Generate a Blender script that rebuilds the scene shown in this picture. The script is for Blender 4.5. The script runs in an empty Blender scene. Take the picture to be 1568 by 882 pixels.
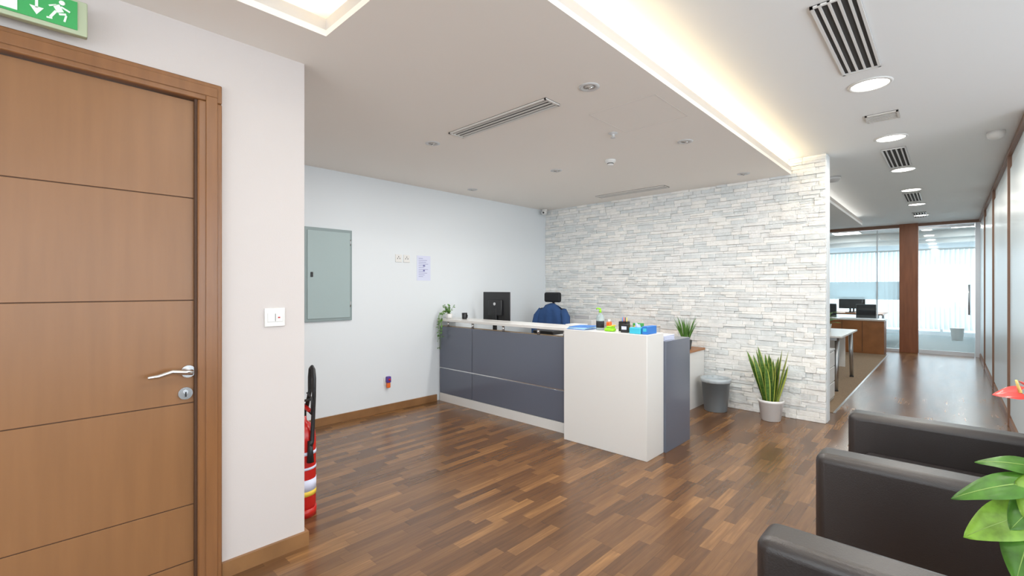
import bpy, bmesh, math, random
from mathutils import Vector, Matrix, Euler
random.seed(7)
scene = bpy.context.scene
H = 1.4

# ------------------------------------------------------------------ materials
def newmat(name):
    m = bpy.data.materials.new(name); m.use_nodes = True
    nt = m.node_tree
    for n in list(nt.nodes): nt.nodes.remove(n)
    out = nt.nodes.new('ShaderNodeOutputMaterial')
    return m, nt, out

def srgb(r, g, b):
    f = lambda c: (c/255/12.92) if c/255 <= .04045 else ((c/255+.055)/1.055)**2.4
    return (f(r), f(g), f(b), 1)

def mat(name, col, rough=.5, metal=0, var=0, vscale=6, bump=0, bscale=60, stretch=None, emit=0, coat=0, spec=.5, trans=0):
    m, nt, out = newmat(name)
    p = nt.nodes.new('ShaderNodeBsdfPrincipled')
    nt.links.new(p.outputs[0], out.inputs[0])
    p.inputs['Base Color'].default_value = col
    p.inputs['Roughness'].default_value = rough
    p.inputs['Metallic'].default_value = metal
    p.inputs['Coat Weight'].default_value = coat
    p.inputs['Specular IOR Level'].default_value = spec
    if trans: p.inputs['Transmission Weight'].default_value = trans
    if emit:
        p.inputs['Emission Color'].default_value = col
        p.inputs['Emission Strength'].default_value = emit
    if var or bump:
        tc = nt.nodes.new('ShaderNodeTexCoord')
        mp = nt.nodes.new('ShaderNodeMapping')
        nt.links.new(tc.outputs['Object'], mp.inputs[0])
        if stretch: mp.inputs['Scale'].default_value = stretch
    if var:
        nz = nt.nodes.new('ShaderNodeTexNoise'); nz.inputs['Scale'].default_value = vscale
        nz.inputs['Detail'].default_value = 5
        nt.links.new(mp.outputs[0], nz.inputs['Vector'])
        r = nt.nodes.new('ShaderNodeValToRGB')
        r.color_ramp.elements[0].position = .3; r.color_ramp.elements[1].position = .7
        r.color_ramp.elements[0].color = tuple(c*(1-var) for c in col[:3])+(1,)
        r.color_ramp.elements[1].color = tuple(min(1, c*(1+var)) for c in col[:3])+(1,)
        nt.links.new(nz.outputs['Fac'], r.inputs[0]); nt.links.new(r.outputs[0], p.inputs['Base Color'])
    if bump:
        nb = nt.nodes.new('ShaderNodeTexNoise'); nb.inputs['Scale'].default_value = bscale
        nb.inputs['Detail'].default_value = 4
        nt.links.new(mp.outputs[0], nb.inputs['Vector'])
        b = nt.nodes.new('ShaderNodeBump'); b.inputs['Strength'].default_value = bump; b.inputs['Distance'].default_value = .01
        nt.links.new(nb.outputs['Fac'], b.inputs['Height']); nt.links.new(b.outputs[0], p.inputs['Normal'])
    return m

def glassmat(name, tint=(1, 1, 1, 1), gloss=.1, frost=0):
    m, nt, out = newmat(name)
    t = nt.nodes.new('ShaderNodeBsdfTransparent'); t.inputs[0].default_value = tint
    g = nt.nodes.new('ShaderNodeBsdfGlossy'); g.inputs['Roughness'].default_value = .03
    mx = nt.nodes.new('ShaderNodeMixShader'); mx.inputs[0].default_value = gloss
    nt.links.new(t.outputs[0], mx.inputs[1]); nt.links.new(g.outputs[0], mx.inputs[2])
    last = mx
    if frost:
        d = nt.nodes.new('ShaderNodeBsdfDiffuse'); d.inputs[0].default_value = (.8, .9, .95, 1)
        tr = nt.nodes.new('ShaderNodeBsdfTranslucent'); tr.inputs[0].default_value = (.85, .95, 1, 1)
        a = nt.nodes.new('ShaderNodeMixShader'); a.inputs[0].default_value = .5
        nt.links.new(d.outputs[0], a.inputs[1]); nt.links.new(tr.outputs[0], a.inputs[2])
        m2 = nt.nodes.new('ShaderNodeMixShader'); m2.inputs[0].default_value = frost
        nt.links.new(mx.outputs[0], m2.inputs[1]); nt.links.new(a.outputs[0], m2.inputs[2])
        last = m2
    nt.links.new(last.outputs[0], out.inputs[0])
    return m

def translucent(name, col, k=.6):
    m, nt, out = newmat(name)
    d = nt.nodes.new('ShaderNodeBsdfDiffuse'); d.inputs[0].default_value = col
    tr = nt.nodes.new('ShaderNodeBsdfTranslucent'); tr.inputs[0].default_value = col
    a = nt.nodes.new('ShaderNodeMixShader'); a.inputs[0].default_value = k
    nt.links.new(d.outputs[0], a.inputs[1]); nt.links.new(tr.outputs[0], a.inputs[2])
    nt.links.new(a.outputs[0], out.inputs[0])
    return m

def parquet():
    m, nt, out = newmat('parquet_wood')
    N = nt.nodes; L = nt.links
    def math_(op, a, b=None):
        n = N.new('ShaderNodeMath'); n.operation = op
        for i, v in enumerate((a, b)):
            if v is None: continue
            if isinstance(v, (int, float)): n.inputs[i].default_value = v
            else: L.new(v, n.inputs[i])
        return n.outputs[0]
    tc = N.new('ShaderNodeTexCoord'); sp = N.new('ShaderNodeSeparateXYZ'); L.new(tc.outputs['Object'], sp.inputs[0])
    xs = math_('DIVIDE', sp.outputs[0], .066)
    row = math_('FLOOR', xs)
    wn = N.new('ShaderNodeTexWhiteNoise'); wn.noise_dimensions = '1D'; L.new(row, wn.inputs['W'])
    ys = math_('ADD', math_('DIVIDE', sp.outputs[1], .38), math_('MULTIPLY', wn.outputs['Value'], 7.3))
    idx = math_('FLOOR', ys)
    cb = N.new('ShaderNodeCombineXYZ'); L.new(row, cb.inputs[0]); L.new(idx, cb.inputs[1])
    w2 = N.new('ShaderNodeTexWhiteNoise'); w2.noise_dimensions = '2D'; L.new(cb.outputs[0], w2.inputs['Vector'])
    mp = N.new('ShaderNodeMapping'); mp.inputs['Scale'].default_value = (60, 4, 1)
    off = N.new('ShaderNodeVectorMath'); off.operation = 'ADD'
    L.new(tc.outputs['Object'], mp.inputs[0])
    L.new(mp.outputs[0], off.inputs[0]); L.new(w2.outputs['Color'], off.inputs[1])
    nz = N.new('ShaderNodeTexNoise'); nz.inputs['Scale'].default_value = 1; nz.inputs['Detail'].default_value = 5
    L.new(off.outputs[0], nz.inputs['Vector'])
    fac = math_('ADD', math_('MULTIPLY', w2.outputs['Value'], .68), math_('MULTIPLY', math_('SUBTRACT', nz.outputs['Fac'], .30), .75))
    r = N.new('ShaderNodeValToRGB'); cr = r.color_ramp
    cr.elements[0].position = 0; cr.elements[0].color = srgb(82, 55, 34)
    cr.elements[1].position = 1; cr.elements[1].color = srgb(156, 114, 70)
    e = cr.elements.new(.4); e.color = srgb(104, 72, 44)
    e = cr.elements.new(.75); e.color = srgb(126, 89, 54)
    L.new(fac, r.inputs[0])
    fx = math_('FRACT', xs); fy = math_('FRACT', ys)
    jx = math_('LESS_THAN', fx, .03); jy = math_('LESS_THAN', fy, .006)
    j = math_('MAXIMUM', jx, jy)
    mx = N.new('ShaderNodeMix'); mx.data_type = 'RGBA'
    L.new(math_('MULTIPLY', j, .4), mx.inputs[0]); L.new(r.outputs[0], mx.inputs[6]); mx.inputs[7].default_value = srgb(54, 36, 22)
    p = N.new('ShaderNodeBsdfPrincipled'); L.new(mx.outputs[2], p.inputs['Base Color'])
    p.inputs['Roughness'].default_value = .26
    p.inputs['Specular IOR Level'].default_value = .6
    L.new(p.outputs[0], out.inputs[0])
    return m

M = {}
M['paint'] = mat('wall_paint_white', srgb(206, 198, 194), .6, bump=.05, bscale=200)
M['paint_cool_lit'] = mat('wall_paint_cool_lit', srgb(224, 229, 232), .6, bump=.05, bscale=200)  # bluish tint of the cool light is put into the wall colour
M['ceil'] = mat('ceiling_paint_low', srgb(240, 235, 228), .8)
M['ceilup'] = mat('ceiling_paint_high', srgb(240, 242, 242), .8)
M['white'] = mat('white_gloss', srgb(222, 220, 216), .25)
M['fascia'] = mat('fascia_paint', srgb(205, 200, 196), .6)
M['whitem'] = mat('white_plastic', srgb(226, 225, 222), .4)
M['floor'] = parquet()
M['door'] = mat('door_veneer', srgb(141, 99, 62), .35, var=.06, vscale=4, stretch=(3, 6, .5))
M['frame'] = mat('door_frame_wood', srgb(136, 92, 56), .3, var=.1, vscale=5, stretch=(3, 6, .5))
M['groove'] = mat('door_groove', srgb(78, 50, 30), .6)
M['base'] = mat('baseboard_wood', srgb(138, 99, 62), .35, var=.15, vscale=5)
M['brown'] = mat('brown_wood', srgb(150, 92, 60), .4, var=.15, vscale=4, stretch=(6, 6, .6))
M['brown2'] = mat('brown_frame', srgb(146, 112, 92), .4)
M['dark'] = mat('slate_laminate', srgb(98, 103, 116), .16)
M['chrome'] = mat('brushed_chrome', (.78, .78, .78, 1), .22, 1)
M['alu'] = mat('aluminium', (.6, .62, .64, 1), .35, 1)
M['silver'] = mat('satin_silver', srgb(206, 206, 206), .4, .2)
M['black'] = mat('black_plastic', srgb(34, 34, 36), .4)
M['slot'] = mat('vent_slot_dark', srgb(60, 58, 56), .8)
M['ventgrey'] = mat('vent_grey', srgb(216, 212, 206), .5)
M['leather'] = mat('black_leather', srgb(50, 45, 44), .36, bump=.12, bscale=180, spec=.6)
M['red'] = mat('extinguisher_red', srgb(190, 30, 24), .25)
M['yellow'] = mat('yellow_label', srgb(235, 200, 70), .5)
M['panel'] = mat('panel_grey_green', srgb(160, 177, 177), .4)
M['panelf'] = mat('panel_frame_grey', srgb(138, 153, 153), .4)
M['green'] = mat('exit_green', srgb(60, 160, 88), .4, emit=.1)
M['signw'] = mat('exit_sign_white', srgb(225, 238, 225), .4, emit=.12)
M['signb'] = mat('exit_sign_body', srgb(180, 190, 160), .3)
M['lime'] = mat('anthurium_leaf', srgb(118, 158, 52), .4, var=.4, vscale=20)
M['lime2'] = mat('anthurium_leaf_dark', srgb(70, 118, 36), .4, var=.35, vscale=20)
M['vein'] = mat('leaf_vein', srgb(140, 172, 88), .4)
M['stem'] = mat('plant_stem', srgb(110, 150, 60), .5)
M['redfl'] = mat('anthurium_spathe', srgb(215, 75, 70), .3)
M['spadix'] = mat('spadix_yellow', srgb(240, 215, 130), .5)
M['snake'] = mat('snake_leaf_green', srgb(78, 112, 48), .4, var=.45, vscale=22, stretch=(1, 1, 3))
M['snakey'] = mat('snake_leaf_edge', srgb(182, 188, 88), .4)
M['grass'] = mat('foliage_green', srgb(94, 138, 62), .5, var=.3, vscale=20)
M['soil'] = mat('soil', srgb(60, 42, 30), .9, bump=.4)
M['pot'] = mat('white_ceramic_pot', srgb(228, 226, 224), .3)
M['bin'] = mat('grey_plastic_bin', srgb(146, 154, 158), .3, trans=.3)
M['liner'] = mat('bin_liner', srgb(176, 184, 188), .3, bump=.4, bscale=25)
M['navy'] = mat('navy_cloth', srgb(44, 76, 124), .9, bump=.3, bscale=30)
M['mesh'] = mat('chair_black_fabric', srgb(28, 30, 34), .8)
M['paper'] = mat('paper_white', srgb(214, 218, 238), .7)
M['ink'] = mat('paper_ink', srgb(110, 110, 165), .7)
M['blue'] = mat('blue_card', srgb(50, 120, 200), .4)
M['cyan'] = mat('cyan_card', srgb(70, 190, 215), .4)
M['limeplastic'] = mat('lime_plastic', srgb(150, 220, 40), .35)
M['orange'] = mat('orange_card', srgb(235, 110, 40), .4)
M['carpet'] = mat('tan_carpet', srgb(142, 120, 96), .95, var=.15, vscale=60, bump=.3, bscale=300)
M['carpet2'] = mat('grey_blue_carpet', srgb(124, 134, 136), .95, var=.15, vscale=40, bump=.3, bscale=300)
M['glass'] = glassmat('clear_glass', (.94, .98, .98, 1), .07)
M['frost'] = glassmat('frosted_band', (.88, .96, .98, 1), .06, .6)
M['blind'] = translucent('blind_fabric', (.86, .88, .90, 1), .5)
M['cream'] = mat('cream_wood', srgb(190, 160, 125), .4)
M['tan'] = mat('cabinet_wood', srgb(160, 106, 62), .4, var=.15, vscale=5)
M['lamp'] = mat('lamp_diffuser', (1, .97, .9, 1), .5, emit=9)
M['covestrip'] = mat('led_strip', (1, .83, .55, 1), .5, emit=4)
M['frostpanel'] = mat('pale_blue_glass_panel', srgb(222, 234, 240), .3, spec=.3)
stonecols = [srgb(237, 236, 233), srgb(230, 231, 229), srgb(242, 240, 235), srgb(222, 225, 224)]
M['stones'] = [mat('split_stone_%d' % i, c, .75, var=.06, vscale=14, bump=.8, bscale=38) for i, c in enumerate(stonecols)]

# ------------------------------------------------------------------ builder
class B:
    def __init__(s): s.bm = bmesh.new(); s.mats = []
    def mi(s, m):
        if m not in s.mats: s.mats.append(m)
        return s.mats.index(m)
    def merge(s, t, m, smooth=None, M4=None):
        k = s.mi(m); mp = {}
        for v in t.verts:
            mp[v] = s.bm.verts.new(M4 @ v.co if M4 else v.co)
        for f in t.faces:
            try: nf = s.bm.faces.new([mp[v] for v in f.verts])
            except ValueError: continue
            nf.material_index = k; nf.smooth = f.smooth if smooth is None else smooth
        t.free()
    def box(s, x0, x1, y0, y1, z0, z1, m, bev=0, seg=2, rot=None, jit=0):
        t = bmesh.new(); bmesh.ops.create_cube(t, size=1)
        sx, sy, sz = x1-x0, y1-y0, z1-z0
        for v in t.verts:
            v.co = Vector((v.co.x*sx, v.co.y*sy, v.co.z*sz))
            if jit and v.co.y < 0: v.co.y += random.uniform(-jit, jit)
        if bev:
            r = bmesh.ops.bevel(t, geom=t.edges[:], offset=bev, segments=seg, profile=.5, affect='EDGES')
            for f in r['faces']: f.smooth = True
        M4 = Matrix.Translation(((x0+x1)/2, (y0+y1)/2, (z0+z1)/2))
        if rot: M4 = M4 @ Euler(rot).to_matrix().to_4x4()
        s.merge(t, m, None, M4); return s
    def cyl(s, p0, p1, r0, m, r1=None, n=24, cap=True):
        p0 = Vector(p0); p1 = Vector(p1); r1 = r0 if r1 is None else r1
        s.tube([p0, p1], [r0, r1], m, n, cap); return s
    def tube(s, pts, rad, m, n=8, cap=True):
        pts = [Vector(p) for p in pts]
        if isinstance(rad, (int, float)): rad = [rad]*len(pts)
        k = s.mi(m); rings = []; up = None
        for i, p in enumerate(pts):
            d = (pts[min(i+1, len(pts)-1)]-pts[max(i-1, 0)]).normalized()
            if up is None:
                up = Vector((0, 0, 1)) if abs(d.z) < .9 else Vector((1, 0, 0))
            a = d.cross(up).normalized(); b = a.cross(d).normalized(); up = b
            rings.append([s.bm.verts.new(p+(a*math.cos(2*math.pi*j/n)+b*math.sin(2*math.pi*j/n))*rad[i]) for j in range(n)])
        for i in range(len(rings)-1):
            for j in range(n):
                f = s.bm.faces.new([rings[i][j], rings[i][(j+1) % n], rings[i+1][(j+1) % n], rings[i+1][j]])
                f.material_index = k; f.smooth = True
        if cap:
            for r in (rings[0], rings[-1]):
                f = s.bm.faces.new(r); f.material_index = k
        return s
    def lathe(s, c, prof, m, n=32, wob=None):
        c = Vector(c); k = s.mi(m); rings = []
        for (r, z) in prof:
            rings.append([s.bm.verts.new(c+Vector(((r+(wob(j, z) if wob else 0))*math.cos(2*math.pi*j/n), (r+(wob(j, z) if wob else 0))*math.sin(2*math.pi*j/n), z))) for j in range(n)])
        for i in range(len(rings)-1):
            for j in range(n):
                f = s.bm.faces.new([rings[i][j], rings[i][(j+1) % n], rings[i+1][(j+1) % n], rings[i+1][j]])
                f.material_index = k; f.smooth = True
        for r in (rings[0], rings[-1]):
            f = s.bm.faces.new(r); f.material_index = k
        return s
    def ball(s, c, r, m, sc=(1, 1, 1), seg=16):
        t = bmesh.new(); bmesh.ops.create_uvsphere(t, u_segments=seg, v_segments=max(6, seg//2), radius=r)
        M4 = Matrix.Translation(c) @ Matrix.Diagonal((*sc, 1))
        s.merge(t, m, True, M4); return s
    def grid(s, rows, m, mc=None):
        k = s.mi(m); kc = s.mi(mc) if mc else k
        vs = [[s.bm.verts.new(p) for p in r] for r in rows]
        w = len(rows[0])
        for i in range(len(rows)-1):
            for j in range(w-1):
                f = s.bm.faces.new([vs[i][j], vs[i][j+1], vs[i+1][j+1], vs[i+1][j]])
                f.smooth = True
                f.material_index = kc if (mc and (j == 0 or j == w-2)) else k
        return s
    def poly(s, pts, m):
        f = s.bm.faces.new([s.bm.verts.new(p) for p in pts]); f.material_index = s.mi(m); return s
    def done(s, name):
        bmesh.ops.recalc_face_normals(s.bm, faces=s.bm.faces[:])
        me = bpy.data.meshes.new(name)
        vs = [v.co for v in s.bm.verts]
        lo = Vector([min(v[i] for v in vs) for i in range(3)]); hi = Vector([max(v[i] for v in vs) for i in range(3)])
        c = Vector(((lo.x+hi.x)/2, (lo.y+hi.y)/2, lo.z))
        if name.startswith('floor'): c = Vector((0, 0, 0))
        for v in s.bm.verts: v.co -= c
        s.bm.to_mesh(me); s.bm.free()
        for m in s.mats: me.materials.append(m)
        o = bpy.data.objects.new(name, me); o.location = c
        scene.collection.objects.link(o); return o

def heart(b, base, d, nrm, L, W, m, droop=.25, fold=.12, vein=True):
    base = Vector(base); d = Vector(d).normalized(); nrm = Vector(nrm)
    nrm = (nrm-d*nrm.dot(d)).normalized(); side = d.cross(nrm)
    rows = []; ns = 14; na = 8
    for i in range(ns+1):
        t = i/ns; w = W/2*(max(0, math.sin(math.pi*(t*.88+.12)**.66))**.85 if t < 1 else 0)
        r = []
        for j in range(na+1):
            a = -1+2*j/na
            al = t*L-.34*L*abs(a)**1.5*(1-t)**1.5
            r.append(base+d*al+side*a*w+nrm*(fold*abs(a)*w*1.5-droop*L*t*t-.15*w*abs(a)**3+.012*L*math.sin(9*t+4*a)*abs(a)*1.6))
        rows.append(r)
    b.grid(rows, m)
    if vein:
        b.tube([rows[i][na//2]+nrm*.0003 for i in range(ns)], [.0014*(1-i/ns)+.0006 for i in range(ns)], M['vein'], 6)

def blade(b, base, d, L, W, m, me=None, twist=.3, bend=(0, 0, 0), n=10, tip=2.5):
    base = Vector(base); d = Vector(d).normalized(); bend = Vector(bend)
    ang = random.uniform(0, math.pi); rows = []
    for i in range(n+1):
        t = i/n; w = W/2*(.75+.5*math.sin(math.pi*t*.8))*(1-t**tip*.97)
        a = ang+twist*t; sd = Vector((math.cos(a), math.sin(a), 0)); sd = (sd-d*sd.dot(d)).normalized()
        nn = sd.cross(d)
        c = base+d*L*t+bend*L*t*t
        rows.append([c-sd*w+nn*w*.3, c-sd*w*.72+nn*w*.12, c, c+sd*w*.72+nn*w*.12, c+sd*w+nn*w*.3])
    b.grid(rows, m, me)

# ------------------------------------------------------------------ room shell
ZL, ZU = 2.62, 2.79
XL, XD, YS = -4.65, -2.56, 5.72
B().box(-6.2, 3, -3.1, 13.3, -.1, 0, M['floor']).done('floor')
B().box(-6.2, 3, 13.3, 18.8, -.1, 0, M['carpet2']).done('floor_far_office')
B().box(-6.0, -.95, 6.25, 12.4, 0, .006, M['carpet']).box(-.95, -.93, 6.25, 12.4, 0, .006, M['alu']).done('floor_carpet')
B().box(-6.2, 3, -3.1, 18.8, ZU, ZU+.1, M['ceilup']).done('ceiling')
b = B()
b.box(XL, -1.24, 1.02, YS, ZL, ZL+.03, M['ceil']).box(XD, -2.2, -3, 1.02, ZL, ZL+.03, M['ceil'])
b.box(-1.262, -1.24, 1.02, YS-.03, ZL+.0301, ZL+.085, M['fascia']).box(-2.2, -1.262, 1.02, 1.042, ZL+.0301, ZL+.085, M['fascia'])
b.box(-2.222, -2.2, -3, 1.042, ZL+.0301, ZL+.085, M['fascia'])
b.done('ceiling_dropped')
B().box(-6.0, -1.24, 5.95, 11.3, ZL, ZL+.04, M['ceilup']).box(-1.26, -1.24, 5.95, 11.3, ZL+.04, ZL+.09, M['fascia']).done('ceiling_dropped_office')

B().box(XD-.14, XD, -3, -.40, 0, ZU, M['paint']).box(XD-.14, XD, .59, 1.066, 0, ZU, M['paint']).box(XD-.14, XD, -.40, .59, 2.30, ZU, M['paint']).done('wall_door_side')
B().box(XL, XD-.14, .93, 1.066, 0, ZU, M['paint']).done('wall_return')
B().box(XL-.12, XL, .93, YS+.17, 0, ZU, M['paint_cool_lit']).done('wall_left')
B().box(XL, -.925, YS+.03, YS+.18, 0, ZU, M['paint_cool_lit']).done('wall_stone_backing')
# stone cladding
b = B(); z = 0
while z < ZU-.005:
    h = random.choice([.028, .036, .044, .052, .058]); h = min(h, ZU-z)
    x = XL
    while x < -.929:
        l = random.uniform(.06, .27); x1 = min(x+l, -.928)
        if -.928-x1 < .05: x1 = -.928
        dp = random.uniform(.006, .028)
        # some courses are split into two thin stones, as in real ledger panels
        if h > .05 and random.random() < .35:
            zm = z+h*random.uniform(.4, .6); dp2 = random.uniform(.006, .028)
            parts = ((z, zm, dp), (zm, z+h, dp2))
        else: parts = ((z, z+h, dp),)
        for (a, c_, q) in parts:
            b.box(x+.0004, x1-.0004, YS-q, YS+.03, a+.0004, c_-.0004, random.choice(M['stones']), bev=.003, seg=1, jit=.003)
        x = x1
    z += h
b.done('wall_stone')
# back / right enclosure with windows
b = B()
b.box(-2.7, 2.9, -3.1, -2.98, 0, .5, M['paint']).box(-2.7, 2.9, -3.1, -2.98, 2.5, ZU, M['paint']).box(-2.7, -2.3, -3.1, -2.98, .5, 2.5, M['paint']).box(2.3, 2.9, -3.1, -2.98, .5, 2.5, M['paint'])
b.done('wall_back')
b = B().box(-2.3, 2.3, -3.06, -3.04, .5, 2.5, M['glass'])
for x in (-2.3, -.78, .74, 2.25): b.box(x, x+.05, -3.08, -3.0, .5, 2.5, M['whitem'])
b.done('window_1')
b = B()
b.box(2.4, 2.52, -3, 5.3, 0, .6, M['paint']).box(2.4, 2.52, -3, 5.3, 2.5, ZU, M['paint']).box(2.4, 2.52, -3, -2, .6, 2.5, M['paint']).box(2.4, 2.52, 4.6, 5.3, .6, 2.5, M['paint'])
b.done('wall_right')
b = B().box(2.45, 2.47, -2, 4.6, .6, 2.5, M['glass'])
for y in (-2, -.4, 1.25, 2.9, 4.55): b.box(2.42, 2.5, y, y+.05, .6, 2.5, M['whitem'])
b.done('added_window_right')  # unseen window, added to let light onto door wall and recess
B().box(.46, 2.52, 5.3, 5.42, 0, ZU, M['paint']).done('wall_right_return')
# corridor right wall
b = B(); b.box(.46, .58, 5.42, 13.25, 0, ZU, M['paint_cool_lit'])
for y0, y1 in ((5.5, 6.85), (7.1, 9.15), (9.4, 11.3), (11.6, 13.1)):
    b.box(.445, .46, y0, y1, .12, 2.6, M['frostpanel'])
for y in (6.9, 9.22, 11.4): b.box(.43, .46, y, y+.06, 0, 2.74, M['brown2'])
b.box(.43, .46, 5.42, 13.25, 2.74, ZU, M['brown2']).box(.44, .46, 5.42, 13.25, 0, .08, M['brown2'])
b.done('wall_corridor_right')
# far end glass partition
b = B()
b.box(-.80, -.49, 13.2, 13.42, 0, ZU, M['brown'], bev=.004); b.done('wood_pillar')
b = B()
b.box(-6, -.80, 13.30, 13.312, .06, 2.7, M['glass'])
b.box(-6, -.80, 13.297, 13.2995, 1.14, 1.54, M['frost'])
b.box(-6, -.8, 13.27, 13.34, 2.72, ZU, M['brown2']).box(-6, -.8, 13.27, 13.34, 0, .06, M['alu'])
for x in (-3.6, -2.3, -1.2): b.box(x, x+.02, 13.28, 13.33, .06, 2.7, M['alu'])
b.done('window_glass_partition')
b = B()
b.box(-.49, .46, 13.28, 13.34, 2.73, ZU, M['brown2']).box(.38, .46, 13.28, 13.34, 0, 2.73, M['alu'])
b.box(-.48, .37, 13.30, 13.312, .01, 2.70, M['glass']).box(-.48, .37, 13.29, 13.32, 0, .08, M['alu'])
b.box(-.48, .37, 13.29, 13.32, 2.66, 2.70, M['alu'])
b.tube([(.29, 13.29, 1.38), (.29, 13.23, 1.38)], .008, M['chrome']).tube([(.29, 13.29, .94), (.29, 13.23, .94)], .008, M['chrome'])
b.tube([(.29, 13.23, .85), (.29, 13.23, 1.47)], .016, M['alu'], 12)
b.done('door_2')
# far walls/windows
B().box(-6.2, 3, 18.5, 18.62, 0, .12, M['paint_cool_lit']).box(-6.2, 3, 18.5, 18.62, 2.55, ZU, M['paint_cool_lit']).done('wall_far')
b = B().box(-6.2, 3, 18.55, 18.56, .12, 2.55, M['glass'])
for i in range(7): b.box(-6.2+i*1.5, -6.14+i*1.5, 18.52, 18.6, .12, 2.55, M['whitem'])
b.done('window_3')
b = B()
for i in range(84):
    x = -6+i*.105
    if -2.72 < x < -1.55: z0 = 1.35
    else: z0 = .2
    b.box(x, x+.102, 18.28, 18.282, z0, 2.5, M['blind'], rot=(0, 0, .62+.25*math.sin(i*2.1)))
b.box(-6, 2.9, 18.24, 18.33, 2.5, 2.55, M['whitem'])
b.done('vertical_blinds')
b = B()
for y in (15.2, 17.0): b.box(-6, 2.8, y, y+.25, 2.62, ZU, M['ceilup'])
b.done('ceiling_bulkhead')
B().box(-6.2, -6.0, 1, 18.5, 0, ZU, M['paint_cool_lit']).done('wall_office_left')
B().box(2.8, 3.0, 13.3, 18.5, 0, ZU, M['paint_cool_lit']).box(.58, 2.8, 13.3, 13.4, 0, ZU, M['paint_cool_lit']).done('wall_far_right')
# baseboards
B().box(XD, XD+.018, .668, 1.084, 0, .075, M['base']).box(XD-.14, XD, 1.066, 1.084, 0, .075, M['base']).done('baseboard_door_side')
B().box(XL, XL+.018, 1.07, 3.56, 0, .08, M['base']).done('baseboard_left')

# ------------------------------------------------------------------ door
b = B()
b.box(XD-.06, XD-.015, -.385, .565, .005, 2.272, M['door'])
for z0, z1 in ((.008, .128), (.133, .391), (.395, .865), (.869, 1.341), (1.345, 1.816), (1.820, 2.270)):
    b.box(XD-.016, XD-.009, -.38, .562, z0, z1, M['door'], bev=.001, seg=1)
b.box(XD-.0155, XD-.0125, -.384, .5645, .006, 2.271, M['groove'])
b.done('door_1')
b = B()
for y0, y1 in ((.568, .666), (-.49, -.39)):
    b.box(XD-.10, XD+.028, y0, y1, 0, 2.276, M['frame'], bev=.006)
    b.box(XD+.028, XD+.034, y0+.03, y1-.02, 0, 2.300, M['frame'], bev=.003)
b.box(XD-.10, XD+.028, -.49, .666, 2.277, 2.365, M['frame'], bev=.006)
b.box(XD+.028, XD+.034, -.46, .646, 2.30, 2.345, M['frame'], bev=.003)
b.box(XD-.06, XD+.012, .558, .569, 0, 2.29, M['groove'])
b.done('trim_door_frame')
b = B(); x = XD-.008; y = .535; z = 1.015
b.cyl((x, y, z), (x+.012, y, z), .028, M['chrome'])
b.cyl((x+.012, y, z), (x+.05, y, z), .011, M['chrome'])
b.tube([(x+.05, y+.008, z), (x+.055, y-.02, z+.004), (x+.057, y-.07, z+.012), (x+.055, y-.12, z-.002), (x+.052, y-.155, z-.004)], [.013, .012, .011, .010, .008], M['chrome'], 12)
b.cyl((x, y-.01, .915), (x+.010, y-.01, .915), .028, M['chrome'])
b.cyl((x+.010, y-.01, .922), (x+.014, y-.01, .922), .009, M['alu'])
b.box(x+.010, x+.0145, y-.013, y-.007, .900, .922, M['black'])
b.done('door_handle')
# switch
b = B(); b.box(XD, XD+.010, .862, .962, 1.20, 1.296, M['whitem'], bev=.003)
b.box(XD+.010, XD+.013, .875, .95, 1.225, 1.27, M['whitem'], bev=.001, seg=1)
b.box(XD+.0129, XD+.0145, .911, .9125, 1.228, 1.267, M['slot'])
b.box(XD+.0129, XD+.015, .925, .935, 1.243, 1.25, M['red'])
b.done('light_switch')
# exit sign
b = B(); x = -2.50
b.box(x, x+.03, -.30, .185, 2.385, 2.52, M['signb'], bev=.004)
b.box(XD, x, -.25, .13, 2.42, 2.50, M['signb'])
b.box(x+.03, x+.034, -.29, .155, 2.402, 2.51, M['green'])
xx = x+.036
def sbox(y0, y1, z0, z1, r=0): b.box(x+.034, xx, y0, y1, z0, z1, M['signw'], rot=(r, 0, 0))
sbox(-.05, -.005, 2.41, 2.50); sbox(.040, .048, 2.44, 2.495)
b.poly([(xx, .025, 2.445), (xx, .063, 2.445), (xx, .044, 2.415)], M['signw'])
b.ball((xx, .112, 2.487), .009, M['signw'], (.2, 1, 1))
sbox(.092, .112, 2.448, 2.475, .5); sbox(.108, .135, 2.463, 2.469, -.4); sbox(.075, .098, 2.466, 2.471, .5)
sbox(.084, .092, 2.42, 2.452, -.5); sbox(.070, .086, 2.415, 2.421, .1); sbox(.103, .124, 2.441, 2.448, .35); sbox(.118, .124, 2.418, 2.443, -.2)
b.done('exit_sign')

# ------------------------------------------------------------------ wall items on left wall
b = B(); x = XL
b.box(x, x+.02, 1.93, 2.43, 1.06, 2.01, M['panelf'], bev=.003)
b.box(x+.02, x+.026, 1.955, 2.405, 1.09, 1.98, M['panel'], bev=.002, seg=1)
b.box(x+.026, x+.034, 1.985, 2.01, 1.51, 1.56, M['black'], bev=.003)
for z in (1.2, 1.85): b.cyl((x+.024, 2.41, z), (x+.024, 2.41, z+.06), .006, M['alu'], n=8)
b.done('electrical_panel')
b = B()
for y in (2.97, 3.08):
    b.box(x, x+.008, y, y+.088, 1.70, 1.788, M['whitem'], bev=.003)
    b.box(x+.008, x+.0105, y+.025, y+.031, 1.735, 1.75, M['slot']).box(x+.008, x+.0105, y+.055, y+.061, 1.735, 1.75, M['slot']).box(x+.008, x+.0105, y+.04, y+.046, 1.755, 1.77, M['slot'])
b.done('wall_socket')
b = B(); b.box(x, x+.002, 3.27, 3.47, 1.49, 1.79, M['paper'])
for i in range(11):
    w = random.uniform(.06, .15); b.box(x+.002, x+.0025, 3.295, 3.295+w, 1.755-i*.022, 1.759-i*.022, M['ink'])
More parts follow.
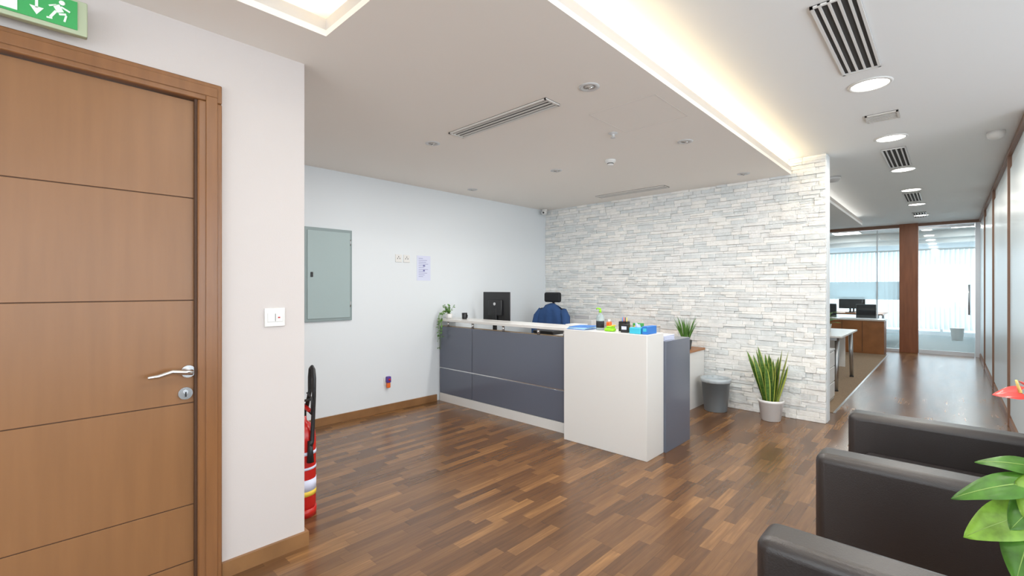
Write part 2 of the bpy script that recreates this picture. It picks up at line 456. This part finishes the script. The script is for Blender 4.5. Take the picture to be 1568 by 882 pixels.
for z in (1.60, 1.66): b.box(x+.002, x+.0026, 3.36, 3.385, z, z+.02, M['ink'])
b.done('notice_paper')
b = B(); b.box(x, x+.008, 2.82, 2.91, .30, .39, M['whitem'], bev=.003)
b.box(x+.008, x+.05, 2.84, 2.89, .33, .40, mat('purple_plastic', srgb(90, 60, 150), .4), bev=.008).box(x+.01, x+.045, 2.845, 2.885, .27, .33, M['orange'], bev=.008)
b.ball((x+.05, 2.865, .365), .014, M['red'])
b.done('air_freshener')
# extinguisher
b = B(); c = (-2.915, 1.205, .04)
b.lathe(c, [(.05, 0), (.07, .005), (.075, .03), (.075, .43), (.068, .48), (.045, .52), (.022, .54), (.02, .57)], M['red'])
b.lathe(c, [(.0765, .12), (.0765, .19)], M['paper']).lathe(c, [(.0768, .09), (.0768, .12)], M['yellow'])
b.lathe(c, [(.0768, .34), (.0768, .36)], M['paper']).lathe(c, [(.0768, .25), (.0768, .265)], M['paper'])
b.lathe(c, [(.078, -.04), (.078, .01), (.07, .01)], M['red'])
X, Y, Z = c
b.cyl((X, Y, Z+.56), (X, Y, Z+.64), .02, M['black'])
b.box(X-.01, X+.10, Y-.012, Y+.012, Z+.62, Z+.635, M['red'], rot=(0, .2, 0), bev=.003).box(X-.01, X+.11, Y-.012, Y+.012, Z+.665, Z+.68, M['black'], rot=(0, -.25, 0), bev=.003)
b.cyl((X+.01, Y-.02, Z+.6), (X+.01, Y-.045, Z+.6), .018, M['chrome'])
b.tube([(X+.02, Y+.01, Z+.6), (X+.03, Y+.03, Z+.72), (X+.03, Y+.03, Z+.81), (X+.04, Y+.03, Z+.86), (X+.06, Y+.03, Z+.875), (X+.08, Y+.03, Z+.86), (X+.09, Y+.03, Z+.81), (X+.088, Y+.03, Z+.7), (X+.075, Y+.03, Z+.55), (X+.085, Y+.02, Z+.42), (X+.088, Y+.01, Z+.40)], .012, M['black'], 10)
b.tube([(X+.08, Y+.01, Z+.43), (X+.086, Y+.01, Z+.30)], [.014, .02], M['black'], 12)
b.tube([(X+.05, Y, Z+.62), (X+.12, Y, Z+.60), (X+.125, Y, Z+.70), (X+.06, Y, Z+.72)], .005, M['black'], 8)
b.done('fire_extinguisher')

# ------------------------------------------------------------------ reception desk
b = B(); D = M['dark']; W = M['white']; yf = 3.60
b.box(XL+.02, -2.6, yf+.012, yf+.04, .1, .925, M['chrome'])
for x0, x1 in ((XL+.02, -4.037), (-4.023, -2.602)):
    b.box(x0, x1, yf, yf+.014, .1, .403, D, bev=.002, seg=1).box(x0, x1, yf, yf+.014, .416, .925, D, bev=.002, seg=1)
b.box(XL+.02, -2.602, yf-.004, yf+.04, 0, .098, W)
b.box(XL+.02, -2.602, yf+.04, yf+.06, 0, .925, W)
b.box(XL+.02, -2.602, yf-.04, yf+.27, .992, 1.022, W, bev=.003)
for x in (-4.5, -4.05, -3.55, -3.05, -2.72):
    b.cyl((x, yf+.03, .925), (x, yf+.03, .992), .014, M['chrome'], n=16)
b.box(XL+.02, -2.602, yf+.06, 4.40, .72, .75, W, bev=.002)
b.box(XL+.02, -2.602, yf+.05, yf+.07, .75, .93, M['cream'])
b.box(XL+.02, XL+.045, yf+.06, 4.4, 0, .72, W)
b.box(-2.6, -1.77, 3.46, 3.76, 0, 1.02, W, bev=.003)
b.box(-2.6, -1.75, 3.762, 4.26, 0, .945, D, bev=.002)
b.done('reception_desk')

# counter items
zt = 1.021
b = B()  # trailing plant
c = Vector((-4.52, 3.66, 1.0225))
b.lathe(c, [(.03, 0), (.038, .01), (.042, .06), (.038, .06)], M['pot']).lathe(c, [(.037, .056), (.0, .058)], M['soil'])
for i in range(18):
    a = random.uniform(0, 6.28); L = random.uniform(.05, .11); down = random.random() < .4
    p = [c+Vector((0, 0, .06))]
    if down:
        ex = Vector((random.uniform(-.06, .02), 0, 0)); ex2 = random.uniform(.1, .36)
        p += [c+Vector((ex.x*.5, -.07, .10)), c+Vector((ex.x, -.125, .04)), c+Vector((ex.x*1.1, -.13, -ex2*.5)), c+Vector((ex.x*1.2, -.13, -ex2))]
    else:
        p += [c+Vector((math.cos(a)*L*.4, math.sin(a)*L*.4, .11)), c+Vector((math.cos(a)*L, math.sin(a)*L, .11+L*.6))]
    b.tube(p, .0013, M['stem'], 5)
    for k in range(6):
        t = k/5*(len(p)-1); i0 = min(int(t), len(p)-2); q = p[i0].lerp(p[i0+1], t-i0)
        dd = Vector((random.uniform(-1, 1), random.uniform(-1, .3), random.uniform(-.6, .6)))
        heart(b, q, dd, Vector((0, -.5, 1)), .03, .024, M['grass'], vein=False)
b.done('trailing_potted_plant')
b = B(); c = (-4.30, 3.72, zt+.001)
b.lathe(c, [(.028, 0), (.03, .005), (.034, .075), (.03, .075), (.027, .01)], M['black']).tube([(c[0]+.032, c[1], c[2]+.06), (c[0]+.055, c[1], c[2]+.05), (c[0]+.05, c[1], c[2]+.02), (c[0]+.03, c[1], c[2]+.015)], .004, M['black'])
b.done('coffee_mug')
# monitor
b = B(); x, y = -4.16, 4.12
b.box(x-.235, x+.235, y, y+.02, .97, 1.35, M['black'], bev=.005).box(x-.12, x+.12, y-.025, y, 1.05, 1.25, M['black'], bev=.012)
b.box(x-.215, x+.215, y+.02, y+.0215, 1.0, 1.335, M['slot'])
b.box(x-.03, x+.03, y-.03, y-.008, .76, 1.15, M['black'], bev=.004).box(x-.12, x+.12, y-.09, y+.09, .751, .765, M['black'], bev=.004)
b.cyl((x, y-.031, 1.2), (x, y-.025, 1.2), .018, M['silver'])
b.done('computer_monitor')
# office chair
b = B(); x, y = -4.05, 4.85
for k in range(5):
    a = k*2*math.pi/5+.3; ca, sa = math.cos(a), math.sin(a)
    b.tube([(x, y, .12), (x+ca*.28, y+sa*.28, .075)], [.025, .016], M['black'], 8)
    b.cyl((x+ca*.28-sa*.012, y+sa*.28+ca*.012, .028), (x+ca*.28+sa*.012, y+sa*.28-ca*.012, .028), .027, M['black'], n=14)
    b.cyl((x+ca*.28, y+sa*.28, .05), (x+ca*.28, y+sa*.28, .085), .008, M['black'], n=8)
b.cyl((x, y, .1), (x, y, .43), .025, M['chrome'])
b.box(x-.24, x+.24, y-.24, y+.24, .43, .51, M['mesh'], bev=.035, seg=4)
b.box(x-.22, x+.22, y+.24, y+.29, .55, 1.12, M['mesh'], bev=.022, seg=4, rot=(-.08, 0, 0))
b.tube([(x, y+.1, .42), (x, y+.3, .45), (x, y+.33, .8), (x, y+.31, 1.15), (x, y+.29, 1.22)], .018, M['black'], 8)
b.box(x-.14, x+.14, y+.25, y+.31, 1.20, 1.34, M['mesh'], bev=.028, seg=4)
for s_ in (-1, 1):
    b.tube([(x+s_*.22, y+.08, .46), (x+s_*.28, y+.08, .5), (x+s_*.28, y+.08, .68)], .014, M['black'], 8)
    b.box(x+s_*.28-.035, x+s_*.28+.035, y-.1, y+.16, .68, .71, M['black'], bev=.012)
chair_obj = b.done('office_chair')
b = B()  # jacket draped over chair back
rows = []
prof = [(.335, .60, .27), (.345, .80, .25), (.35, .98, .24), (.345, 1.10, .215), (.31, 1.165, .13), (.27, 1.19, .10), (.225, 1.165, .13), (.20, 1.10, .215), (.195, .98, .24), (.19, .80, .25), (.185, .62, .26)]
for (dy, z, w) in prof:
    rows.append([Vector((x+w*a, y+dy+.012*math.sin(a*9+z*6)*(1 if z < 1.1 else .3)+.03*(abs(a)**3)*(1 if dy < .26 else -1), z-.03*abs(a)**2)) for a in [-1+2*j/16 for j in range(17)]])
b.grid(rows, M['navy'])
for s_ in (-1, 1):
    b.tube([(x+s_*.19, y+.27, 1.09), (x+s_*.25, y+.25, 1.0), (x+s_*.275, y+.22, .85), (x+s_*.26, y+.20, .62)], [.05, .06, .055, .045], M['navy'], 12)
jk = b.done('jacket')
jk.parent = chair_obj; jk.matrix_parent_inverse = Matrix.Translation(chair_obj.location).inverted()
# desk clutter
def label_box(name, x0, x1, y0, y1, z0, z1, m, m2=None, rot=0):
    b = B(); b.box(x0, x1, y0, y1, z0, z1, m, bev=.002, seg=1, rot=(0, 0, rot))
    if m2:
        b.box(x0+.01, x1-.01, y0-.001, y0+.01, z0+(z1-z0)*.35, z0+(z1-z0)*.75, m2, rot=(0, 0, rot))
    return b.done(name)
b = B()
for i in range(5): b.box(-2.59+.004*i, -2.40+.003*i, 3.49, 3.73, zt+i*.005, zt+.005+i*.005, [M['blue'], M['paper'], M['cyan'], M['paper'], M['blue']][i], rot=(0, 0, .04*i))
b.done('document_stack')
b = B(); c = (-2.31, 3.62, zt)
b.lathe(c, [(.033, 0), (.036, .005), (.036, .11), (.03, .13), (.014, .145), (.014, .155)], mat('clear_gel', srgb(200, 215, 215), .1, trans=.5)).lathe(c, [(.0365, .02), (.0365, .08)], M['mesh'])
b.cyl((c[0], c[1], zt+.155), (c[0], c[1], zt+.185), .011, M['limeplastic'], n=12)
b.tube([(c[0]+.005, c[1], zt+.19), (c[0]-.03, c[1], zt+.195), (c[0]-.04, c[1], zt+.185)], .006, M['limeplastic'], 8)
b.done('hand_sanitizer_bottle')
b = B(); b.box(-2.255, -2.215, 3.63, 3.67, zt, zt+.075, M['orange'], bev=.008).cyl((-2.235, 3.65, zt+.075), (-2.235, 3.65, zt+.095), .012, M['whitem'], n=12); b.done('glue_bottle')
b = B(); b.box(-2.215, -2.125, 3.53, 3.59, zt, zt+.028, M['limeplastic'], bev=.009).box(-2.20, -2.13, 3.54, 3.58, zt+.028, zt+.045, M['limeplastic'], bev=.007).box(-2.15, -2.13, 3.53, 3.59, zt+.045, zt+.055, M['yellow'], bev=.003); b.done('stapler')
b = B(); b.box(-2.12, -2.05, 3.62, 3.69, zt, zt+.002, M['black'])
for (a0, a1, c0, c1) in ((-2.12, -2.116, 3.62, 3.69), (-2.054, -2.05, 3.62, 3.69), (-2.12, -2.05, 3.62, 3.624), (-2.12, -2.05, 3.686, 3.69)): b.box(a0, a1, c0, c1, zt, zt+.085, M['black'])
for i, m in enumerate([M['blue'], M['red'], M['black'], M['yellow']]): b.tube([(-2.10+i*.012, 3.655, zt+.003), (-2.105+i*.014, 3.66, zt+.12)], .0035, m, 8)
b.done('pen_holder')
label_box('black_card_box', -2.05, -1.985, 3.53, 3.58, zt, zt+.07, M['black'], M['paper'], .1)
label_box('green_box', -1.995, -1.92, 3.64, 3.70, zt, zt+.075, mat('green_card', srgb(60, 150, 70), .5), M['yellow'])
b = B(); b.box(-1.945, -1.845, 3.49, 3.59, zt, zt+.05, M['cyan'], bev=.003).box(-1.92, -1.87, 3.52, 3.56, zt+.05, zt+.052, M['blue'])
rows = [[Vector((-1.92+.05*j/4, 3.54+.008*math.sin(j*2+i), zt+.052+.01*i*(1+.3*math.sin(j*1.7)))) for j in range(5)] for i in range(4)]
b.grid(rows, M['paper']); b.done('tissue_box')
label_box('blue_box', -1.835, -1.785, 3.50, 3.66, zt, zt+.065, M['blue'], M['cyan'])
b = B()
for i in range(7): b.box(-1.93, -1.79, 3.80, 4.02, .946+i*.006, .951+i*.006, M['paper'], rot=(0, 0, .03*(i % 3)))
b.done('paper_stack')
label_box('letter_box', -2.95, -2.78, 3.95, 4.12, .751, 1.02, M['whitem'], M['mesh'])
b = B(); b.box(-3.45, -3.1, 3.95, 4.25, .751, .89, M['silver'], bev=.01).box(-3.42, -3.13, 3.97, 4.2, .89, .93, M['black'], bev=.01); b.done('desktop_printer')
b = B(); b.box(-3.75, -3.55, 3.95, 4.15, .751, .79, M['black'], bev=.01, rot=(.0, 0, .1)).tube([(-3.72, 3.97, .80), (-3.72, 4.05, .83), (-3.72, 4.13, .80)], .02, M['black'], 10); b.done('desk_telephone')

# low cabinet + plant
b = B(); b.box(-3.9, -2.16, 5.22, 5.685, 0, .655, M['white'], bev=.003).box(-3.91, -2.15, 5.21, 5.688, .655, .68, M['tan'], bev=.002)
for xx_ in (-3.32, -2.74): b.box(xx_-.002, xx_+.002, 5.217, 5.222, .03, .64, M['slot'])
for xx_ in (-3.38, -2.80, -2.22): b.cyl((xx_, 5.205, .4), (xx_, 5.205, .5), .005, M['chrome'], n=8)
b.done('low_cabinet')
b = B()
b.box(-3.85, -3.5, 5.28, 5.6, .681, .97, M['whitem'], bev=.006).box(-3.82, -3.53, 5.275, 5.282, .80, .86, M['slot']).box(-3.80, -3.55, 5.30, 5.55, .97, 1.03, M['silver'], bev=.01)
b.done('office_printer')
b = B(); c = Vector((-2.25, 5.36, .681))
b.lathe(c, [(.05, 0), (.055, .005), (.07, .11), (.062, .11), (.06, .1)], M['black']).lathe(c, [(.06, .095), (.001, .1)], M['soil'])
for i in range(55):
    a = random.uniform(0, 6.28); l = random.uniform(.02, .28)
    blade(b, c+Vector((math.cos(a)*.03, math.sin(a)*.03, .09)), (math.cos(a)*l, math.sin(a)*l, 1), random.uniform(.2, .33), .014, M['grass'], bend=(math.cos(a)*.18, math.sin(a)*.18, -.05), n=6)
b.done('potted_grass_plant')
# waste bin
b = B(); c = (-1.95, 5.47, .001)
b.lathe(c, [(.118, 0), (.122, .006), (.152, .345), (.158, .345), (.158, .36), (.148, .36), (.115, .012), (.1, .012)], M['bin'], 40)
b.lathe(c, [(.152, .325), (.157, .33), (.163, .345), (.162, .372), (.150, .375), (.142, .34), (.125, .2)], M['liner'], 40, wob=lambda j, z: .003*math.sin(j*2.3+z*40))
b.done('waste_bin')
# snake plant
b = B(); c = Vector((-1.38, 5.47, 0))
b.lathe(c, [(.085, 0), (.092, .005), (.118, .19), (.126, .195), (.126, .22), (.114, .22), (.11, .19)], M['pot'], 40).lathe(c, [(.111, .19), (.001, .195)], M['soil'])
for i in range(20):
    a = i*2.4; r = .02+.055*(i/20); l = .05+.25*(i/20)
    blade(b, c+Vector((math.cos(a)*r, math.sin(a)*r*.9, .18)), (math.cos(a)*l, math.sin(a)*l*.5, 1), random.uniform(.40, .62), .05, M['snake'], M['snakey'], twist=random.uniform(-.8, .8), bend=(math.cos(a)*.06, 0, 0), tip=5)
b.done('snake_plant')

# ------------------------------------------------------------------ armchairs
def armchair(Y0, Y1, x0=-.52):
    b = B(); x1 = .62; Lm = M['leather']; th = .19; za = .53
    for ya in (Y0, Y1-th):
        b.box(x0, x1-.05, ya, ya+th, .04, za, Lm, bev=.045, seg=6)
        b.tube([(x0+.04, ya+.006, za-.035), (x1-.1, ya+.006, za-.035)], .004, Lm, 6)
        b.tube([(x0+.04, ya+th-.006, za-.035), (x1-.1, ya+th-.006, za-.035)], .004, Lm, 6)
        b.tube([(x0+.006, ya+.035, za-.03), (x0+.006, ya+.035, .08)], .004, Lm, 6)
    b.box(.46, x1+.03, Y0+.01, Y1-.01, .05, .70, Lm, bev=.05, seg=5)
    b.box(x0+.03, .46, Y0+th-.01, Y1-th+.01, .05, .18, Lm, bev=.02, seg=3)
    ym = (Y0+Y1)/2
    for a0, a1 in ((Y0+th+.004, ym-.002), (ym+.002, Y1-th-.004)):
        b.box(x0+.10, .46, a0, a1, .18, .29, Lm, bev=.035, seg=4)
        b.box(.38, .48, a0, a1, .29, .64, Lm, bev=.04, seg=4)
    for xx_ in (x0+.08, x1-.08):
        for yy in (Y0+.08, Y1-.08): b.cyl((xx_, yy, 0), (xx_, yy, .06), .022, M['chrome'], n=16)
    b.done('leather_armchair')
armchair(2.88, 4.16); armchair(.74, 1.96, -.50)
b = B(); b.box(.2, .6, 2.1, 2.5, .42, .45, M['brown'], bev=.004)
for xx_ in (.23, .57):
    for yy in (2.13, 2.47): b.box(xx_-.018, xx_+.018, yy-.018, yy+.018, 0, .42, M['brown'])
b.box(.22, .58, 2.12, 2.48, .15, .17, M['brown']); b.done('side_table')
b = B(); c = Vector((.36, 2.26, .451))
b.lathe(c, [(.06, 0), (.068, .005), (.088, .15), (.095, .155), (.095, .17), (.083, .17)], M['pot'], 36).lathe(c, [(.084, .15), (.001, .155)], M['soil'])
base = c+Vector((0, 0, .14))
leaves = [
    ((.14, 2.05, .81), (-.85, -.30, -.30), (-.1, -.8, .9), .155, .085, 'lime2'),
    ((.15, 2.04, .72), (-.75, -.35, -.45), (-.2, -.85, .5), .15, .12, 'lime'),
    ((.17, 2.10, .86), (-.75, -.1, .05), (.2, -.5, 1), .11, .07, 'lime2'),
    ((.20, 2.07, .83), (-.3, -.5, -.5), (-.1, -.8, .8), .12, .10, 'lime'),
    ((.17, 2.02, .67), (-.3, -.6, -.75), (-.3, -.8, .4), .13, .12, 'lime2'),
    ((.12, 2.14, .70), (-.9, -.3, -.55), (0, -.5, 1), .08, .05, 'lime2'),
    ((.19, 2.06, .765), (-.5, -.55, -.5), (-.1, -.8, .8), .11, .10, 'lime2'),
    ((.20, 2.14, .78), (-.8, .1, -.45), (-.2, -.8, .6), .12, .09, 'lime2'),
    ((.18, 2.00, .63), (-.1, -.6, -.75), (-.3, -.8, .4), .12, .11, 'lime'),
    ((.45, 2.2, .80), (.7, -.3, -.3), (0, 0, 1), .15, .12, 'lime2'),
    ((.42, 2.38, .82), (.3, .8, -.3), (0, 0, 1), .15, .12, 'lime'),
    ((.30, 2.34, .84), (-.3, .6, -.1), (.1, -.4, 1), .15, .11, 'lime2'),
    ((.22, 2.10, .88), (-.3, -.5, -.1), (.2, -.6, 1), .10, .08, 'lime'),
]
for p, d, n, L, W_, mm in leaves:
    p = Vector(p); b.tube([base, base.lerp(p, .5)+Vector((0, 0, .05)), p], .0028, M['stem'], 6)
    heart(b, p, d, n, L, W_, M[mm])
for p, d in (((.165, 2.20, 1.065), (-.9, -.1, -.15)), ((.19, 2.17, 1.09), (-.3, -.6, .3)), ((.36, 2.3, 1.02), (.3, .2, .4))):
    p = Vector(p); b.tube([base, base.lerp(p, .5)+Vector((.02, 0, .05)), p], .003, M['stem'], 6)
    heart(b, p, d, (-.1, -.6, 1), .065, .065, M['redfl'], vein=False, droop=.1)
    b.tube([p, p+Vector((-.01, -.01, .04))], [.005, .003], M['spadix'], 8)
b.done('potted_anthurium')

# ------------------------------------------------------------------ ceiling fittings
def vent(name, x0, x1, y0, y1, z, along='X', n=3, fr=None):
    fr = fr or M['ventgrey']; b = B()
    b.box(x0, x1, y0, y1, z-.003, z, M['slot'])
    w = .014
    b.box(x0, x1, y0, y0+w, z-.012, z-.003, fr).box(x0, x1, y1-w, y1, z-.012, z-.003, fr).box(x0, x0+w, y0, y1, z-.012, z-.003, fr).box(x1-w, x1, y0, y1, z-.012, z-.003, fr)
    for i in range(1, n):
        if along == 'X':
            yy = y0+(y1-y0)*i/n; b.box(x0, x1, yy-.006, yy+.006, z-.010, z-.003, fr)
        else:
            xx_ = x0+(x1-x0)*i/n; b.box(xx_-.006, xx_+.006, y0, y1, z-.010, z-.003, fr)
    b.done(name)
vent('linear_air_vent', -2.86, -1.88, 2.31, 2.46, ZL, 'X', 4)
vent('linear_air_vent', -3.42, -2.46, 5.24, 5.38, ZL, 'X', 4)
for y0, y1 in ((2.68, 3.68), (5.95, 6.9), (8.9, 9.8), (11.3, 12.1)):
    vent('ceiling_air_grille', -.505, -.31, y0, y1, ZU, 'Y', 5, M['whitem'])
vent('square_air_vent', -.50, -.29, 4.69, 4.89, ZU, 'X', 6, M['ventgrey'])
vent('ceiling_air_grille', -.505, -.31, -.4, .6, ZU, 'Y', 5, M['whitem'])
warm = (1, .95, .87)
def area(name, loc, rot, sx, sy, e, col, shape='RECTANGLE', spread=math.pi):
    l = bpy.data.lights.new(name, 'AREA'); l.shape = shape; l.size = sx
    if shape in ('RECTANGLE', 'ELLIPSE'): l.size_y = sy
    l.energy = e; l.color = col; l.spread = spread
    o = bpy.data.objects.new(name, l); o.location = loc; o.rotation_euler = rot; scene.collection.objects.link(o); return o
for y in (.88, 2.43, 3.98, 5.53, 7.1, 8.65, 10.2, 11.8):
    b = B(); c = (-.395, y, ZU)
    b.lathe(c, [(.125, 0), (.125, -.006), (.108, -.010), (.105, -.004)], M['whitem'], 40)
    b.lathe(c, [(.105, -.004), (.001, -.005)], M['lamp'], 40)
    b.done('recessed_ceiling_light')
    area('downlight_lamp', (-.395, y, ZU-.014), (0, 0, 0), .2, .2, 11, warm, 'DISK')
for (x, y) in ((-1.59, 2.37), (-3.17, 2.39), (-1.6, 3.80), (-2.97, 3.82), (-1.6, 5.3), (-4.3, 3.85)):
    b = B(); c = (x, y, ZL)
    b.lathe(c, [(.062, 0), (.062, -.004), (.05, -.008), (.042, -.006), (.036, -.001)], M['silver'], 32)
    b.lathe(c, [(.036, -.0015), (.001, -.002)], M['ventgrey'], 32)
    b.tube([(x-.02, y, ZL-.006), (x, y, ZL-.016), (x+.02, y, ZL-.006)], .004, M['chrome'], 8)
    b.done('spot_downlight')
    if x > -3.5 and y < 5: area('recess_fill_lamp', (x, y, ZL-.02), (0, 0, 0), .08, .08, 15, (1, .98, .95), 'DISK')  # added fill for the recess; the downlights themselves are off
b = B(); c = (-1.93, 3.21, ZL)
b.lathe(c, [(.035, 0), (.035, -.004), (.012, -.008), (.012, -.03), (.02, -.034), (.02, -.038)], M['silver'], 24); b.done('fire_sprinkler')
b = B(); c = (-2.35, 3.86, ZL)
b.lathe(c, [(.05, 0), (.052, -.012), (.048, -.022), (.03, -.03), (.028, -.05), (.001, -.055)], M['whitem'], 32).lathe(c, [(.0305, -.033), (.0305, -.04)], M['slot'], 32); b.done('smoke_detector')
b = B(); c = (.30, 5.95, ZU)
b.lathe(c, [(.06, 0), (.062, -.02), (.055, -.05), (.03, -.065), (.001, -.068)], M['whitem'], 32); b.done('smoke_detector')
b = B(); c = (-1.06, 7.0, ZU)
b.lathe(c, [(.08, 0), (.08, -.03), (.05, -.06), (.001, -.065)], M['silver'], 32); b.done('ceiling_speaker')
b = B(); x, y, z = -4.58, 5.60, ZL
b.cyl((x, y, z), (x, y, z-.03), .045, M['whitem']).ball((x, y, z-.045), .042, M['whitem']).box(x-.005, x+.07, y-.09, y-.02, z-.085, z-.035, M['whitem'], bev=.012, rot=(.2, 0, -.6))
b.cyl((x+.05, y-.09, z-.065), (x+.056, y-.098, z-.067), .014, M['black'], n=16); b.done('security_camera')
b = B()
for (x0, x1, y0, y1) in ((-1.85, -1.35, 2.75, 2.754), (-1.85, -1.35, 3.25, 3.254), (-1.85, -1.846, 2.75, 3.25), (-1.354, -1.35, 2.75, 3.25)): b.box(x0, x1, y0, y1, ZL-.001, ZL, M['ventgrey'])
b.done('trim_access_hatch')
B().box(-1.33, -1.31, 1.1, 5.65, ZL+.031, ZL+.04, M['covestrip']).box(-2.25, -1.35, 1.10, 1.12, ZL+.031, ZL+.04, M['covestrip']).box(-2.31, -2.29, -2.9, 1.1, ZL+.031, ZL+.04, M['covestrip']).done('cove_led_strip')
cw = (1, .77, .42)
area('cove_lamp', (-1.36, 3.38, ZL+.065), (0, math.radians(-108), 0), .03, 4.5, 17, cw)
area('cove_lamp', (-1.75, 1.13, ZL+.065), (math.radians(-112), 0, 0), .9, .03, 2, cw)
area('cove_lamp', (-2.33, -.9, ZL+.065), (0, math.radians(-112), 0), .03, 3.8, 8, cw)
area('cove_lamp', (-1.35, 8.6, ZL+.075), (0, math.radians(-115), 0), .03, 5.2, 3, (1, .95, .88))

# ------------------------------------------------------------------ open office
def aframe_desk(name, X0, X1, Y0, Y1, panel=False):
    b = B(); b.box(X0, X1, Y0, Y1, .725, .75, M['white'], bev=.003)
    for y_, s_ in ((Y0+.12, -1), (Y1-.12, 1)):
        for xx_ in (X1-.07, X0+.07):
            b.tube([(xx_, y_-s_*.02, .725), (xx_+.0, y_+s_*.09, .008)], [.028, .024], M['alu'], 12)
            b.cyl((xx_, y_+s_*.09, .0065), (xx_, y_+s_*.09, .02), .03, M['black'], n=12)
        b.box(X0+.07, X1-.07, y_-.02, y_+.02, .68, .725, M['alu'])
    if panel: b.box(X0+.1, X1-.06, (Y0+Y1)/2-.01, (Y0+Y1)/2+.01, .25, .7, M['white'])
    b.done(name)
aframe_desk('office_desk', -2.6, -1.05, 7.55, 9.0, True)
b = B(); b.box(-2.4, -1.06, 6.35, 7.05, .012, .62, M['white'], bev=.004).box(-2.41, -1.05, 6.34, 7.06, .62, .64, M['silver'])
for i in range(3): b.box(-1.061, -1.052, 6.36, 7.04, .05+i*.19, .225+i*.19, M['whitem'], bev=.003)
for yy in (6.45, 6.95):
    for xx_ in (-1.12, -2.3): b.cyl((xx_, yy, .0065), (xx_, yy, .03), .03, M['black'], n=12)
b.done('office_pedestal')
b = B(); c = Vector((-1.38, 8.45, .751))
b.lathe(c, [(.06, 0), (.08, .1), (.07, .1)], M['pot'])
for i in range(14):
    a = i*2.4; heart(b, c+Vector((math.cos(a)*.08, math.sin(a)*.08, .12+.012*i)), (math.cos(a), math.sin(a), .3), (0, 0, 1), .12, .08, M['grass'], vein=False)
    b.tube([c+Vector((0, 0, .08)), c+Vector((math.cos(a)*.08, math.sin(a)*.08, .12+.012*i))], .003, M['stem'], 5)
b.done('potted_desk_plant')
b = B(); b.box(-2.1, -1.0, 12.45, 12.95, 0, .70, M['tan'], bev=.003).box(-2.12, -.98, 12.43, 12.97, .70, .73, M['white'])
for i in (-1.73, -1.37): b.box(i-.003, i+.003, 12.446, 12.452, .03, .68, M['slot'])
b.done('wood_cabinet')
def simple_chair(x, y):
    b = B()
    for k in range(5):
        a = k*2*math.pi/5; b.tube([(x, y, .1), (x+math.cos(a)*.27, y+math.sin(a)*.27, .03)], [.022, .02], M['black'], 8)
    b.cyl((x, y, .08), (x, y, .42), .025, M['chrome']); b.box(x-.23, x+.23, y-.23, y+.23, .42, .49, M['mesh'], bev=.03, seg=3)
    b.box(x-.2, x+.2, y+.2, y+.24, .55, 1.0, M['mesh'], bev=.02, seg=3); b.tube([(x, y+.1, .43), (x, y+.27, .46), (x, y+.25, .75)], .015, M['black'])
    b.done('task_chair')
b = B(); b.box(-4.2, -1.2, 14.6, 16.0, .72, .75, M['tan'])
for xx_ in (-4.1, -2.7, -1.3):
    for yy in (14.7, 15.9): b.box(xx_-.025, xx_+.025, yy-.025, yy+.025, 0, .72, M['alu'])
b.done('bench_desk')
for xx_ in (-3.6, -2.75, -1.9):
    for yy, s_ in ((15.0, 1), (15.6, -1)):
        b = B(); b.box(xx_-.25, xx_+.25, yy-.012, yy+.012, .86, 1.16, M['black'], bev=.004).box(xx_-.02, xx_+.02, yy-.03, yy-.012, .76, 1.0, M['black']).box(xx_-.1, xx_+.1, yy-.08, yy+.06, .751, .765, M['black']); b.done('computer_monitor')
for xx_ in (-3.3, -2.3, -1.5): simple_chair(xx_, 14.1)
b = B(); b.lathe((.15, 17.2, 0), [(.11, 0), (.14, .32), (.15, .33), (.13, .33)], M['pot']); b.done('waste_bin')

# ------------------------------------------------------------------ lights & world
w = bpy.data.worlds.new('sky'); scene.world = w; w.use_nodes = True
nt = w.node_tree; bg = nt.nodes['Background']; bg.inputs[0].default_value = (.78, .88, 1, 1); bg.inputs[1].default_value = 2.9
R = math.radians
area('window_light_back', (0, -2.95, 1.5), (R(90), 0, 0), 4.4, 1.9, 62, (1, .98, .96))
area('added_fill_right', (2.38, 1.3, 1.55), (R(90), 0, R(90)), 6.4, 1.8, 72, (.97, .98, 1))  # added fill for door wall and recess, set at the added right window
area('window_light_far', (-1.5, 18.49, 1.35), (R(-90), 0, 0), 8.8, 2.3, 170, (.84, .93, 1))
for x in (-4.2, -1.9, .3):
    for y in (14.4, 16.2):
        b = B(); b.box(x-.3, x+.3, y-.3, y+.3, ZU-.012, ZU, M['whitem']).box(x-.27, x+.27, y-.27, y+.27, ZU-.014, ZU-.012, M['lamp']); b.done('ceiling_light_panel')
        area('panel_lamp', (x, y, ZU-.03), (0, 0, 0), .5, .5, 20, (.95, .98, 1))

cam = bpy.data.cameras.new('camera'); cam.sensor_width = 36; cam.lens = 36*711/1568
co = bpy.data.objects.new('camera', cam); co.location = (0, 0, H); co.rotation_euler = (R(90), 0, R(43.3))
scene.collection.objects.link(co); scene.camera = co
cam.clip_start = .02
scene.view_settings.view_transform = 'Standard'
scene.view_settings.exposure = .05
